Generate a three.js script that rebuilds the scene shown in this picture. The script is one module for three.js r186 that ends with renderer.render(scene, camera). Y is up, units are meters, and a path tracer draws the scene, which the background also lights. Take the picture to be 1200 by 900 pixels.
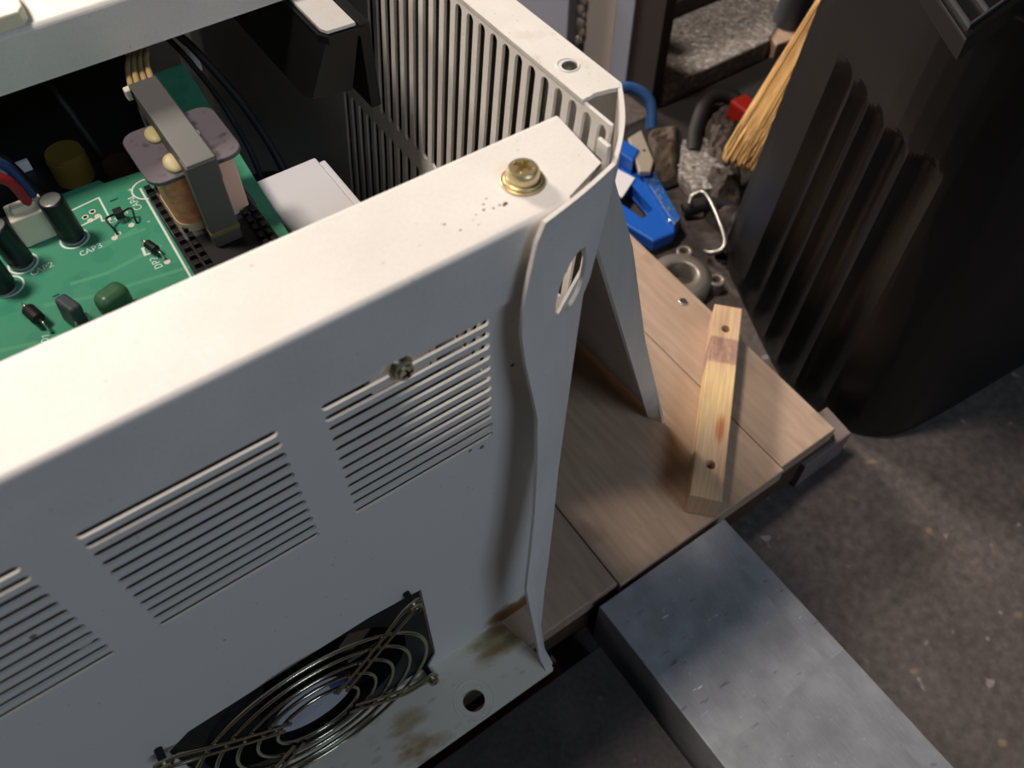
import * as THREE from 'three';
import { RoundedBoxGeometry } from 'three/addons/geometries/RoundedBoxGeometry.js';
import { mergeGeometries, mergeVertices, toCreasedNormals } from 'three/addons/utils/BufferGeometryUtils.js';
import { ImprovedNoise } from 'three/addons/math/ImprovedNoise.js';
import { RectAreaLightUniformsLib } from 'three/addons/lights/RectAreaLightUniformsLib.js';

// ---------------------------------------------------------------- camera, light, exposure
const scene = new THREE.Scene();
const renderer = new THREE.WebGLRenderer({ antialias: true });
renderer.toneMapping = THREE.LinearToneMapping;
renderer.toneMappingExposure = 1.0;
renderer.shadowMap.enabled = true;
RectAreaLightUniformsLib.init();
const camera = new THREE.PerspectiveCamera(2 * Math.atan(450 / 995) * 180 / Math.PI, 4 / 3, 0.01, 30);
camera.position.set(-0.0964, 0.4249, 0.1316);
camera.lookAt(-0.0964 + 0.3326, 0.4249 - 0.8111, 0.1316 - 0.4812);
camera.focus = 0.33; camera.userData.fStop = 14;
scene.add(camera);
const KEY = { pos: [-0.60, 2.0, -0.52], w: 0.42, h: 0.24, color: new THREE.Color(1.0, 0.86, 0.75), power: 96 };
const REAR = { pos: [-0.62, 2.12, -3.95], w: 0.9, h: 0.5, tilt: 1.05, color: new THREE.Color(1.0, 0.87, 0.76), power: 135 };
const FILL = { pos: [0.3, 2.2, 2.3], w: 1.2, h: 0.6, color: new THREE.Color(0.66, 0.81, 1.0), power: 10 };  // added fill with no lamp behind it, stands in for daylight from the front
scene.background = new THREE.Color(0x000000);

// ---------------------------------------------------------------- helpers
let seed = 7;
const rnd = () => { seed = (seed * 1664525 + 1013904223) >>> 0; return seed / 4294967296; };
const rr = (a, b) => a + (b - a) * rnd();
const lerp = (a, b, t) => a + (b - a) * t;
const clamp = (x, a, b) => Math.min(b, Math.max(a, x));
const smooth = (a, b, x) => { const t = clamp((x - a) / (b - a), 0, 1); return t * t * (3 - 2 * t); };
const V = (x, y, z) => new THREE.Vector3(x, y, z);
const PN = new ImprovedNoise();
const fbm = (x, y, z = 0, o = 4) => { let s = 0, a = .5, f = 1; for (let i = 0; i < o; i++) { s += a * PN.noise(x * f, y * f, z + i * 7.3); a *= .5; f *= 2.03; } return s; };
const names = new Map();
function numbered(n) { const k = names.get(n) || 0; names.set(n, k + 1); return k ? n + '_' + String(k).padStart(3, '0') : n; }

function thing(name, label, category, pos = [0, 0, 0], group) {
  const o = new THREE.Group(); o.name = numbered(name); o.position.set(...pos);
  o.userData = { label, category }; if (group) o.userData.group = group;
  o.userData.origin = pos.slice(); scene.add(o); return o;
}
function rootOrigin(p) { while (p && !p.userData.origin) p = p.parent; return p ? p.userData.origin : [0, 0, 0]; }
// geometry is written in room coordinates; it is moved to the origin of its thing
function put(name, geo, mat, parent, label) {
  if (Array.isArray(geo)) geo = merge(geo);
  const m = new THREE.Mesh(geo, mat); m.name = name; m.castShadow = m.receiveShadow = true;
  if (parent) { const o = rootOrigin(parent); geo.translate(-o[0], -o[1], -o[2]); parent.add(m); if (label) m.userData.label = label; }
  else scene.add(m);
  return m;
}
function struct(name, geo, mat, parent) { const m = put(name, geo, mat, parent); if (!parent) m.userData.kind = 'structure'; return m; }
function single(name, geo, mat, label, category, group) {
  if (Array.isArray(geo)) geo = merge(geo);
  geo.computeBoundingBox(); const c = geo.boundingBox; const o = [(c.min.x + c.max.x) / 2, c.min.y, (c.min.z + c.max.z) / 2];
  geo.translate(-o[0], -o[1], -o[2]);
  const m = new THREE.Mesh(geo, mat); m.name = numbered(name); m.position.set(...o); m.castShadow = m.receiveShadow = true;
  m.userData = { label, category }; if (group) m.userData.group = group; scene.add(m); return m;
}
function strip(g) { const n = g.index ? g.toNonIndexed() : g; for (const k of Object.keys(n.attributes)) if (!['position', 'normal', 'uv'].includes(k)) n.deleteAttribute(k); if (!n.attributes.uv) n.setAttribute('uv', new THREE.BufferAttribute(new Float32Array(n.attributes.position.count * 2), 2)); n.clearGroups(); return n; }
function merge(list) { return mergeGeometries(list.map(strip)); }
// uv in metres by dominant face direction
function boxUV(g0, sx = 1, sy = 1, rot = 0) {
  const g = strip(g0), p = g.attributes.position, uv = g.attributes.uv, a = V(0, 0, 0), b = V(0, 0, 0), c = V(0, 0, 0);
  for (let i = 0; i < p.count; i += 3) {
    a.fromBufferAttribute(p, i); b.fromBufferAttribute(p, i + 1); c.fromBufferAttribute(p, i + 2);
    const n = b.clone().sub(a).cross(c.clone().sub(a)); const nx = Math.abs(n.x), ny = Math.abs(n.y), nz = Math.abs(n.z);
    [a, b, c].forEach((q, k) => { let u, v; if (ny >= nx && ny >= nz) { u = q.x; v = q.z; } else if (nx >= nz) { u = q.y; v = q.z; } else { u = q.x; v = q.y; }
      if (rot) { const t = u; u = v; v = t; } uv.setXY(i + k, u * sx, v * sy); });
  }
  return g;
}
function box(x0, x1, y0, y1, z0, z1, r = 0) {
  const w = x1 - x0, h = y1 - y0, d = z1 - z0;
  const g = r ? new RoundedBoxGeometry(w, h, d, 2, r) : new THREE.BoxGeometry(w, h, d);
  g.translate((x0 + x1) / 2, (y0 + y1) / 2, (z0 + z1) / 2); return g;
}
function tube(pts, r, seg = 40, rad = 8, closed = false) {
  return new THREE.TubeGeometry(new THREE.CatmullRomCurve3(pts.map(p => V(...p)), closed, 'catmullrom', .5), seg, r, rad, closed);
}
function lathe(prof, seg = 28) { return new THREE.LatheGeometry(prof.map(p => new THREE.Vector2(p[0], p[1])), seg); }
function place(g, pos, dir = [0, 1, 0], spin = 0) {
  const q = new THREE.Quaternion().setFromUnitVectors(V(0, 1, 0), V(...dir).normalize());
  if (spin) g.rotateY(spin); g.applyQuaternion(q); g.translate(...pos); return g;
}
function cyl(r, h, pos, dir = [0, 1, 0], seg = 20, r2 = r) { const g = new THREE.CylinderGeometry(r2, r, h, seg); g.translate(0, h / 2, 0); return place(g, pos, dir); }
function shapeOf(pts, holes = []) { const s = new THREE.Shape(pts.map(p => new THREE.Vector2(...p))); for (const h of holes) s.holes.push(new THREE.Path(h.map(p => new THREE.Vector2(...p)))); return s; }
// flat slab lying in xz, y0..y0+h
function slab(pts, y0, h, holes = [], bev = 0) {
  const f = p => [p[0], -p[1]];
  const g = new THREE.ExtrudeGeometry(shapeOf(pts.map(f), holes.map(k => k.map(f))), { depth: h - 2 * bev, bevelEnabled: bev > 0, bevelSize: bev, bevelThickness: bev, bevelOffset: -bev, bevelSegments: 2, curveSegments: 12 });
  g.rotateX(-Math.PI / 2); g.translate(0, y0 + bev, 0); return g;
}
const circle = (cx, cy, r, n = 24, ry = r) => Array.from({ length: n }, (_, i) => [cx + r * Math.cos(i / n * 2 * Math.PI), cy + ry * Math.sin(i / n * 2 * Math.PI)]);
function slotH(x0, x1, yc, h) { const r = h / 2, o = []; for (let i = 0; i <= 6; i++) { const a = -Math.PI / 2 + i * Math.PI / 6; o.push([x1 - r + r * Math.cos(a), yc + r * Math.sin(a)]); } for (let i = 0; i <= 6; i++) { const a = Math.PI / 2 + i * Math.PI / 6; o.push([x0 + r + r * Math.cos(a), yc + r * Math.sin(a)]); } return o; }
// constant-thickness folded sheet: outline of a path in 2D
function roundPath(pts, r, n = 5) {
  const o = [pts[0]];
  for (let i = 1; i < pts.length - 1; i++) {
    const p = new THREE.Vector2(...pts[i]), a = new THREE.Vector2(...pts[i - 1]).sub(p), b = new THREE.Vector2(...pts[i + 1]).sub(p);
    const la = Math.min(r, a.length() * .45), lb = Math.min(r, b.length() * .45); a.setLength(la).add(p); b.setLength(lb).add(p);
    for (let k = 0; k <= n; k++) { const t = k / n; o.push([(1 - t) ** 2 * a.x + 2 * t * (1 - t) * p.x + t * t * b.x, (1 - t) ** 2 * a.y + 2 * t * (1 - t) * p.y + t * t * b.y]); }
  }
  o.push(pts[pts.length - 1]); return o;
}
function sheetOutline(path, t) {
  const L = [], R = [];
  for (let i = 0; i < path.length; i++) {
    const a = path[Math.max(0, i - 1)], b = path[Math.min(path.length - 1, i + 1)];
    let dx = b[0] - a[0], dy = b[1] - a[1]; const l = Math.hypot(dx, dy) || 1; dx /= l; dy /= l;
    L.push([path[i][0] - dy * t / 2, path[i][1] + dx * t / 2]); R.push([path[i][0] + dy * t / 2, path[i][1] - dx * t / 2]);
  }
  return L.concat(R.reverse());
}
// sheet with profile in (z,y), running along x
function sheetX(path, t, x0, x1) {
  const g = new THREE.ExtrudeGeometry(shapeOf(sheetOutline(path, t)), { depth: x1 - x0, bevelEnabled: false, curveSegments: 6 });
  g.rotateY(Math.PI / 2); // (x,y,z)->(z,y,-x)
  g.scale(1, 1, -1); const p = g.attributes.position; for (let i = 0; i < p.count; i++) p.setX(i, p.getX(i) + x0);
  return flip(g);
}
function flip(g) { const n = strip(g), p = n.attributes.position; for (const k of ['position', 'uv']) { const a = n.attributes[k], s = a.itemSize; for (let i = 0; i < a.count; i += 3) for (let c = 0; c < s; c++) { const t = a.array[(i + 1) * s + c]; a.array[(i + 1) * s + c] = a.array[(i + 2) * s + c]; a.array[(i + 2) * s + c] = t; } } n.computeVertexNormals(); return n; }
// give a triangulated surface thickness: verts [[x,y,z]], tris [[a,b,c]]
function solidify(verts, tris, t, crease = .7) {
  const n = verts.map(() => V(0, 0, 0));
  for (const [a, b, c] of tris) { const A = V(...verts[a]), f = V(...verts[b]).sub(A).cross(V(...verts[c]).sub(A)); n[a].add(f); n[b].add(f); n[c].add(f); }
  const all = verts.map(v => v.slice()); n.forEach((q, i) => { q.normalize(); all.push([verts[i][0] - q.x * t, verts[i][1] - q.y * t, verts[i][2] - q.z * t]); });
  const N = verts.length, idx = [], edges = new Map();
  for (const [a, b, c] of tris) { idx.push(a, b, c, N + a, N + c, N + b); for (const [p, q] of [[a, b], [b, c], [c, a]]) { const k = q + '_' + p; if (edges.has(k)) edges.delete(k); else edges.set(p + '_' + q, [p, q]); } }
  for (const [p, q] of edges.values()) idx.push(p, N + p, q, q, N + p, N + q);
  const g = new THREE.BufferGeometry(); g.setAttribute('position', new THREE.Float32BufferAttribute(all.flat(), 3)); g.setIndex(idx);
  return toCreasedNormals(g, crease);
}
// surface sampled on a grid f(u,v)->[x,y,z]; optional hole test in grid parameters with snapping
function grid(f, nu, nv, hole) {
  const verts = [], tris = [], out = [];
  const uvs = []; for (let j = 0; j <= nv; j++) for (let i = 0; i <= nu; i++) uvs.push([i / nu, j / nv]);
  if (hole) for (const q of uvs) { const du = (q[0] - hole.u) / hole.ru, dv = (q[1] - hole.v) / hole.rv, d = Math.hypot(du, dv); const w = .6 * Math.min(1 / nu / hole.ru, 1); if (d > 1 - w && d < 1 + w) { q[0] = hole.u + du / d * hole.ru; q[1] = hole.v + dv / d * hole.rv; } }
  for (const q of uvs) verts.push(f(q[0], q[1]));
  for (let j = 0; j < nv; j++) for (let i = 0; i < nu; i++) {
    const a = j * (nu + 1) + i, b = a + 1, c = a + nu + 1, d = c + 1;
    for (const T of [[a, c, b], [b, c, d]]) {
      if (hole) { const cu = T.reduce((s, k) => s + uvs[k][0], 0) / 3, cv = T.reduce((s, k) => s + uvs[k][1], 0) / 3; if (((cu - hole.u) / hole.ru) ** 2 + ((cv - hole.v) / hole.rv) ** 2 < 1) continue; }
      tris.push(T);
    }
  }
  return { verts, tris };
}
function poly(pts, t) { // sample a polyline of [key, x, y, z] rows sorted by key
  if (t <= pts[0][0]) return pts[0].slice(1);
  for (let i = 1; i < pts.length; i++) if (t <= pts[i][0]) { const k = (t - pts[i - 1][0]) / (pts[i][0] - pts[i - 1][0]); return [1, 2, 3].map(c => lerp(pts[i - 1][c], pts[i][c], k)); }
  return pts[pts.length - 1].slice(1);
}
// ---------------------------------------------------------------- textures and materials
function dataTex(n, m, fn, srgb = true) {
  const d = new Uint8Array(n * m * 4);
  for (let j = 0; j < m; j++) for (let i = 0; i < n; i++) { const c = fn(i / n, j / m, i, j), k = (j * n + i) * 4; d[k] = clamp(c[0], 0, 1) * 255; d[k + 1] = clamp(c[1], 0, 1) * 255; d[k + 2] = clamp(c[2], 0, 1) * 255; d[k + 3] = 255; }
  const t = new THREE.DataTexture(d, n, m, THREE.RGBAFormat); t.wrapS = t.wrapT = THREE.RepeatWrapping; t.magFilter = THREE.LinearFilter; t.minFilter = THREE.LinearMipmapLinearFilter; t.generateMipmaps = true; if (srgb) t.colorSpace = THREE.SRGBColorSpace; t.needsUpdate = true; return t;
}
function scaled(t, size) { t.repeat.set(1 / size, 1 / size); return t; }
function canvasTex(w, h, draw) { const c = document.createElement('canvas'); c.width = w; c.height = h; draw(c.getContext('2d'), w, h); const t = new THREE.CanvasTexture(c); t.colorSpace = THREE.SRGBColorSpace; return t; }
// soft stain: a few rings of decreasing size
function blot(c, x, y, r) { for (let k = 0; k < 5; k++) { c.beginPath(); c.ellipse(x + (k % 2) * r * .1, y, r * (1 - k * .18), r * (.8 - k * .13), .4, 0, 7); c.fill(); } }
const std = (o) => new THREE.MeshStandardMaterial(o);
const peel = scaled(dataTex(256, 256, (u, v) => { const s = .5 + .5 * fbm(u * 40, v * 40, 3, 3); return [s, s, s]; }, false), .02);
const paintMap = scaled(dataTex(512, 512, (u, v) => { const s = fbm(u * 6, v * 6, 1, 4) * .05, sp = fbm(u * 90, v * 90, 5, 2) > .42 ? -.12 : 0, f = fbm(u * 150, v * 150, 9, 2) * .035; return [.885 + s + sp + f, .872 + s + sp + f, .85 + s + sp + f]; }), .16);
const M = {
  paint: std({ map: paintMap, roughness: .5, bumpMap: peel, bumpScale: .00004 }),
  paintWorn: std({ map: scaled(dataTex(512, 512, (u, v) => { const s = fbm(u * 6, v * 6, 1, 4) * .06, d = smooth(.12, .35, fbm(u * 9, v * 9, 4, 5)), sp = fbm(u * 70, v * 70, 5, 2) > .36 ? .3 : 0; const k = clamp(d * .10 + sp, 0, 1); return [lerp(.88 + s, .50, k), lerp(.865 + s, .42, k), lerp(.84 + s, .33, k)]; }), .09), roughness: .6, bumpMap: peel, bumpScale: .00006 }),
  black: std({ color: 0x0b0b0c, roughness: .55 }),
  blackPlastic: std({ color: 0x060607, roughness: .45 }),
  rubber: std({ color: 0x141415, roughness: .7 }),
  chrome: std({ color: 0xb9b39a, roughness: .22, metalness: 1 }),
  brass: std({ color: 0xd6c79c, roughness: .36, metalness: .85 }),
  tin: std({ color: 0xc8c8c4, roughness: .3, metalness: 1 }),
  ferrite: std({ color: 0x4d4d4b, roughness: .6, bumpMap: peel, bumpScale: .00005 }),
  bobbin: std({ map: scaled(dataTex(128, 128, (u, v) => { const d = smooth(.1, .4, fbm(u * 7, v * 7, 2, 4)); return [.36 - d * .12, .33 - d * .13, .36 - d * .12]; }), .03), roughness: .55 }),
  copper: std({ map: dataTex(64, 256, (u, v) => { const b = .5 + .5 * Math.sin(v * 256 * Math.PI / 6); const n = fbm(u * 5, v * 9, 2, 3) * .2; return [.82 + n + b * .06, .55 + n * .9 + b * .05, .39 + n * .6 + b * .03]; }), roughness: .45 }),
  tapeCream: std({ color: 0xd2c6a0, roughness: .6 }),
  tapeYellow: std({ color: 0xb3a877, roughness: .5 }),
  tapePink: std({ color: 0xd9b3a2, roughness: .5 }),
  tan: std({ color: 0xb59a6a, roughness: .45 }),
  cream: std({ color: 0xe6dfc4, roughness: .45 }),
  white: std({ color: 0xe2e2e4, roughness: .4 }),
  amber: std({ color: 0x6b5a22, roughness: .5 }),
  brown: std({ color: 0x4a3520, roughness: .5 }),
  redWire: std({ color: 0x9c1f2c, roughness: .4 }), blueWire: std({ color: 0x24406e, roughness: .4 }),
  capSleeve: std({ color: 0x101219, roughness: .38 }), capStripe: std({ color: 0x9aa0a6, roughness: .4 }),
  epoxyGreen: std({ color: 0x3f6a4c, roughness: .35 }), darkSlate: std({ color: 0x3c474a, roughness: .5 }),
};
// flat things whose print is drawn: uv over a rectangle in two axes
function planarUV(g0, ax, a0, a1, bx, b0, b1) { const g = strip(g0), p = g.attributes.position, uv = g.attributes.uv, get = [(i) => p.getX(i), (i) => p.getY(i), (i) => p.getZ(i)]; for (let i = 0; i < p.count; i++) uv.setXY(i, (get[ax](i) - a0) / (a1 - a0), (get[bx](i) - b0) / (b1 - b0)); return g; }

// ---------------------------------------------------------------- the room
const FLOOR = -0.045, CEIL = 2.35;
const concreteMap = dataTex(1024, 1024, (u, v) => {
  const a = fbm(u * 5, v * 5, 2, 5) * .10, b = fbm(u * 60, v * 60, 8, 3) * .11, w = smooth(.30, .44, fbm(u * 34 + 9, v * 34, 21, 2)) * .20, o = smooth(.3, .45, fbm(u * 26, v * 26 + 5, 33, 2)) * .15, k = smooth(.25, .5, fbm(u * 14, v * 14, 41, 4)) * .06;
  return [.315 + a + b + w + o - k, .288 + a + b + w + o * .75 - k, .275 + a + b + w * 1.02 + o * .3 - k];
});
const concrete = std({ map: scaled(concreteMap, .34), roughness: .75, bumpMap: scaled(dataTex(512, 512, (u, v) => { const s = .5 + .6 * fbm(u * 40, v * 40, 3, 4); return [s, s, s]; }, false), .2), bumpScale: .0006 });
struct('floor', boxUV(box(-3.2, 3.2, FLOOR - .1, FLOOR, -6.6, 3.6)), concrete);
const plaster = std({ color: 0x47443f, roughness: .9 });
struct('ceiling', box(-3.2, 3.2, CEIL, CEIL + .1, -6.6, 3.6), plaster);
struct('wall_back', box(-3.2, 3.2, FLOOR, CEIL, -6.6, -6.5), plaster);
struct('wall_front', box(-3.2, 3.2, FLOOR, CEIL, 3.5, 3.6), plaster);
struct('wall_left', box(-3.2, -3.1, FLOOR, CEIL, -6.5, 3.5), plaster);
struct('wall_right', box(3.1, 3.2, FLOOR, CEIL, -6.5, 3.5), plaster);
function lamp(name, label, L) {
  const [x, y, z] = L.pos, t = thing(name, label, 'lamp', L.pos);
  put('housing', box(x - L.w / 2 - .03, x + L.w / 2 + .03, y + .005, y + .06, z - L.h / 2 - .03, z + L.h / 2 + .03, .01), M.white, t);
  put('diffuser', box(x - L.w / 2, x + L.w / 2, y, y + .006, z - L.h / 2, z + L.h / 2), std({ color: 0xffffff, emissive: L.color, emissiveIntensity: 3 }), t);
  for (const s of [-1, 1]) put('hanger', box(x + s * L.w * .35 - .004, x + s * L.w * .35 + .004, y + .05, L.tilt ? y + .16 : CEIL, z - .004, z + .004), M.tin, t);
  const l = new THREE.RectAreaLight(L.color, L.power, L.w, L.h); l.position.set(0, -.006, 0); l.rotation.x = -Math.PI / 2; l.castShadow = true; t.add(l); if (L.tilt) t.rotation.x = -L.tilt;
}
lamp('shop_light', 'warm white shop light hanging above the bench', KEY);
lamp('shop_light', 'warm white shop light hanging far behind near the back wall', REAR);
lamp('fill_light', 'added cool fill light near the front wall standing in for daylight', FILL);

// ---------------------------------------------------------------- wooden platform on the floor
const T = .2735;
function woodMap(base, dark, kx, ky, z) { return dataTex(256, 512, (u, v) => { const w = fbm(u * 3 + .3 * fbm(u * 4, v * 2, z + 4, 2), v * 1.2, z, 3); const g = fbm(u * kx, v * ky, z + 9, 4), k = clamp(.5 + w * .55 + g * .9, 0, 1), s = smooth(.2, .45, fbm(u * 7, v * 5, z + 17, 3)) * .35; return [0, 1, 2].map(c => lerp(base[c], dark[c], clamp(k * .45 + s * .7, 0, 1))); }); }
const woodT = woodMap([.76, .66, .57], [.53, .43, .355], 42, 4, 3), woodT2 = woodMap([.73, .635, .555], [.51, .42, .35], 38, 4, 31);
const plankMats = [scaled(woodT, .14), scaled(woodT2, .16)].map(t => std({ map: t, roughness: .62 }));
{
  const t = thing('wooden_platform', 'low weathered wooden platform of planks beneath the grey cabinet', 'platform', [0.05, FLOOR, -.1]);
  const seams = [-.46, -.33, -.20, -.075, .0505, .1725, .2235];
  for (let i = 0; i < seams.length - 1; i++) {
    const a = seams[i] + .0003, b = seams[i + 1] - .0003, back = -.43;
    const pts = i === seams.length - 2 ? [[a, .0165], [b - .0055, .0158], [b + .0035, back], [a, back]] : [[a, .0195 - .001 * (i % 2)], [b, .0185 - .001 * (i % 2)], [b, back], [a, back]];
    put('plank', boxUV(slab(pts, -.013, .0125, [], .0008)), plankMats[i % 2], t);
  }
  const dk = std({ map: scaled(woodMap([.34, .25, .18], [.16, .11, .08], 40, 5, 50), .12), roughness: .75 });
  const grey = std({ map: scaled(woodMap([.52, .47, .45], [.30, .26, .24], 40, 5, 60), .12), roughness: .75 });
  // the apron plank under the front edge, its ragged end standing out to the right
  const ap = new THREE.ExtrudeGeometry(shapeOf([[-.45, FLOOR], [.160, FLOOR], [.172, FLOOR + .004], [.205, FLOOR + .003], [.222, FLOOR + .008], [.226, FLOOR + .02], [.224, -.014], [-.45, -.014]]), { depth: .014, bevelEnabled: true, bevelSize: .001, bevelThickness: .001, bevelOffset: -.001, bevelSegments: 1 }); ap.translate(0, 0, .001);
  put('front_board', boxUV(ap), dk, t, 'dark front board');
  put('end_block', boxUV(slab([[.196, .0195], [.2375, .0185], [.240, -.004], [.196, -.004]], FLOOR, .026, [], .0012)), grey, t, 'grey block end');
  put('side_board', boxUV(box(.208, .222, FLOOR, -.0135, -.42, -.006)), dk, t);
  put('back_board', boxUV(box(-.45, .207, FLOOR, -.0135, -.42, -.40)), dk, t);
  const nail = lathe([[0, .0006], [.0022, .0005], [.0030, 0], [.0026, -.0008]]); put('nail_head', place(nail, [.2095, .0002, -.1115]), M.tin, t);
}
{ // batten lying across the platform
  const a = [.2165, -.081], b = [.1125, .0125], len = Math.hypot(b[0] - a[0], b[1] - a[1]), ang = Math.atan2(b[1] - a[1], b[0] - a[0]);
  const t = thing('wooden_batten', 'pale pine batten with two drilled holes lying across the planks', 'batten', [(a[0] + b[0]) / 2, 0, (a[1] + b[1]) / 2]);
  const pine = std({ map: dataTex(256, 1024, (u, v) => { const g = fbm(u * 20, v * 5, 77, 4) * .16 + fbm(u * 3, v * 3, 70, 3) * .14; const band = smooth(.66, .68, v) * smooth(.82, .80, v) * .16 * (1 + fbm(u * 6, v * 30, 88, 3)); const knot = smooth(.13, .03, Math.hypot((u - .3) * .6, (v - .33) * 1.3)) * .3; const pale = smooth(.25, .05, Math.abs(v - .5)) * .10;
    return [.80 + g + pale - band - knot * .3, .675 + g + pale - band * 1.05 - knot * .75, .54 + g * .8 + pale * .3 - band * .6 - knot * .75]; }), roughness: .6 });
  const W = .0172, H = .0195, hole = (s) => circle(0, s, .0027, 18);
  const sh = shapeOf([[-W / 2, -len / 2], [W / 2, -len / 2], [W / 2, len / 2], [-W / 2, len / 2]], [hole(len / 2 - .0215).map(p => [p[0] - .0005, p[1]]), hole(-len / 2 + .019)]);
  let g = new THREE.ExtrudeGeometry(sh, { depth: H - .0012, bevelEnabled: true, bevelSize: .0006, bevelThickness: .0006, bevelOffset: -.0006, bevelSegments: 2, curveSegments: 10 });
  g.translate(0, 0, .0006); g = planarUV(g, 0, -W / 2, W / 2, 1, len / 2, -len / 2);
  g.rotateX(-Math.PI / 2); // shape y -> -z
  g.rotateY(-ang + Math.PI / 2 - Math.PI); g.translate((a[0] + b[0]) / 2, .0002, (a[1] + b[1]) / 2);
  put('bar', g, pine, t);
}
{ // steel bar and dark plate in front of the platform
  const steel = std({ map: scaled(dataTex(1024, 1024, (u, v) => {
    const b = fbm(u * 7, v * 7, 4, 5) * .12, g = fbm(u * 160, v * 12, 6, 3) * .05, sc = smooth(.40, .52, fbm(u * 8 + 3, v * 30, 14, 4)) * .30, sp = smooth(.34, .5, fbm(u * 30, v * 30, 19, 3)) * .10, dk = smooth(.3, .45, fbm(u * 10, v * 34, 29, 4)) * .12;
    const s = .60 + b + g + sc + sp - dk; return [s, s * 1.015, s * 1.05]; }), .11), roughness: .5, metalness: .1 });
  single('steel_bar', boxUV(slab([[.0345, .0222], [.1225, .0218], [.1215, .62], [.0335, .62]], FLOOR, .0445, [], .0006)), steel, 'thick scuffed grey steel bar butted against the wooden platform', 'steel bar');
  const dark = std({ map: scaled(dataTex(512, 512, (u, v) => { const b = fbm(u * 6, v * 6, 3, 5) * .08, f = fbm(u * 70, v * 70, 7, 2) * .07, s = smooth(.33, .45, fbm(u * 16, v * 16, 12, 3)) * .10; return [.245 + b + f + s, .222 + b + f + s, .215 + b + f + s]; }), .2), roughness: .7 });
  single('dark_board', boxUV(slab([[-.46, .0372], [.0275, .0343], [.0300, .62], [-.46, .62]], FLOOR, .0245, [], .0006)), dark, 'flat dark brown board lying between the cabinet and the steel bar', 'board');
  single('wooden_lath', boxUV(slab([[-.45, .0215], [.0060, .0215], [.0060, .0330], [-.45, .0335]], FLOOR, .0150, [], .0005)), std({ map: scaled(woodMap([.46, .33, .27], [.30, .20, .16], 30, 4, 90), .1), roughness: .7 }), 'thin reddish brown lath along the rear edge of the dark board', 'lath');
}

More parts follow.
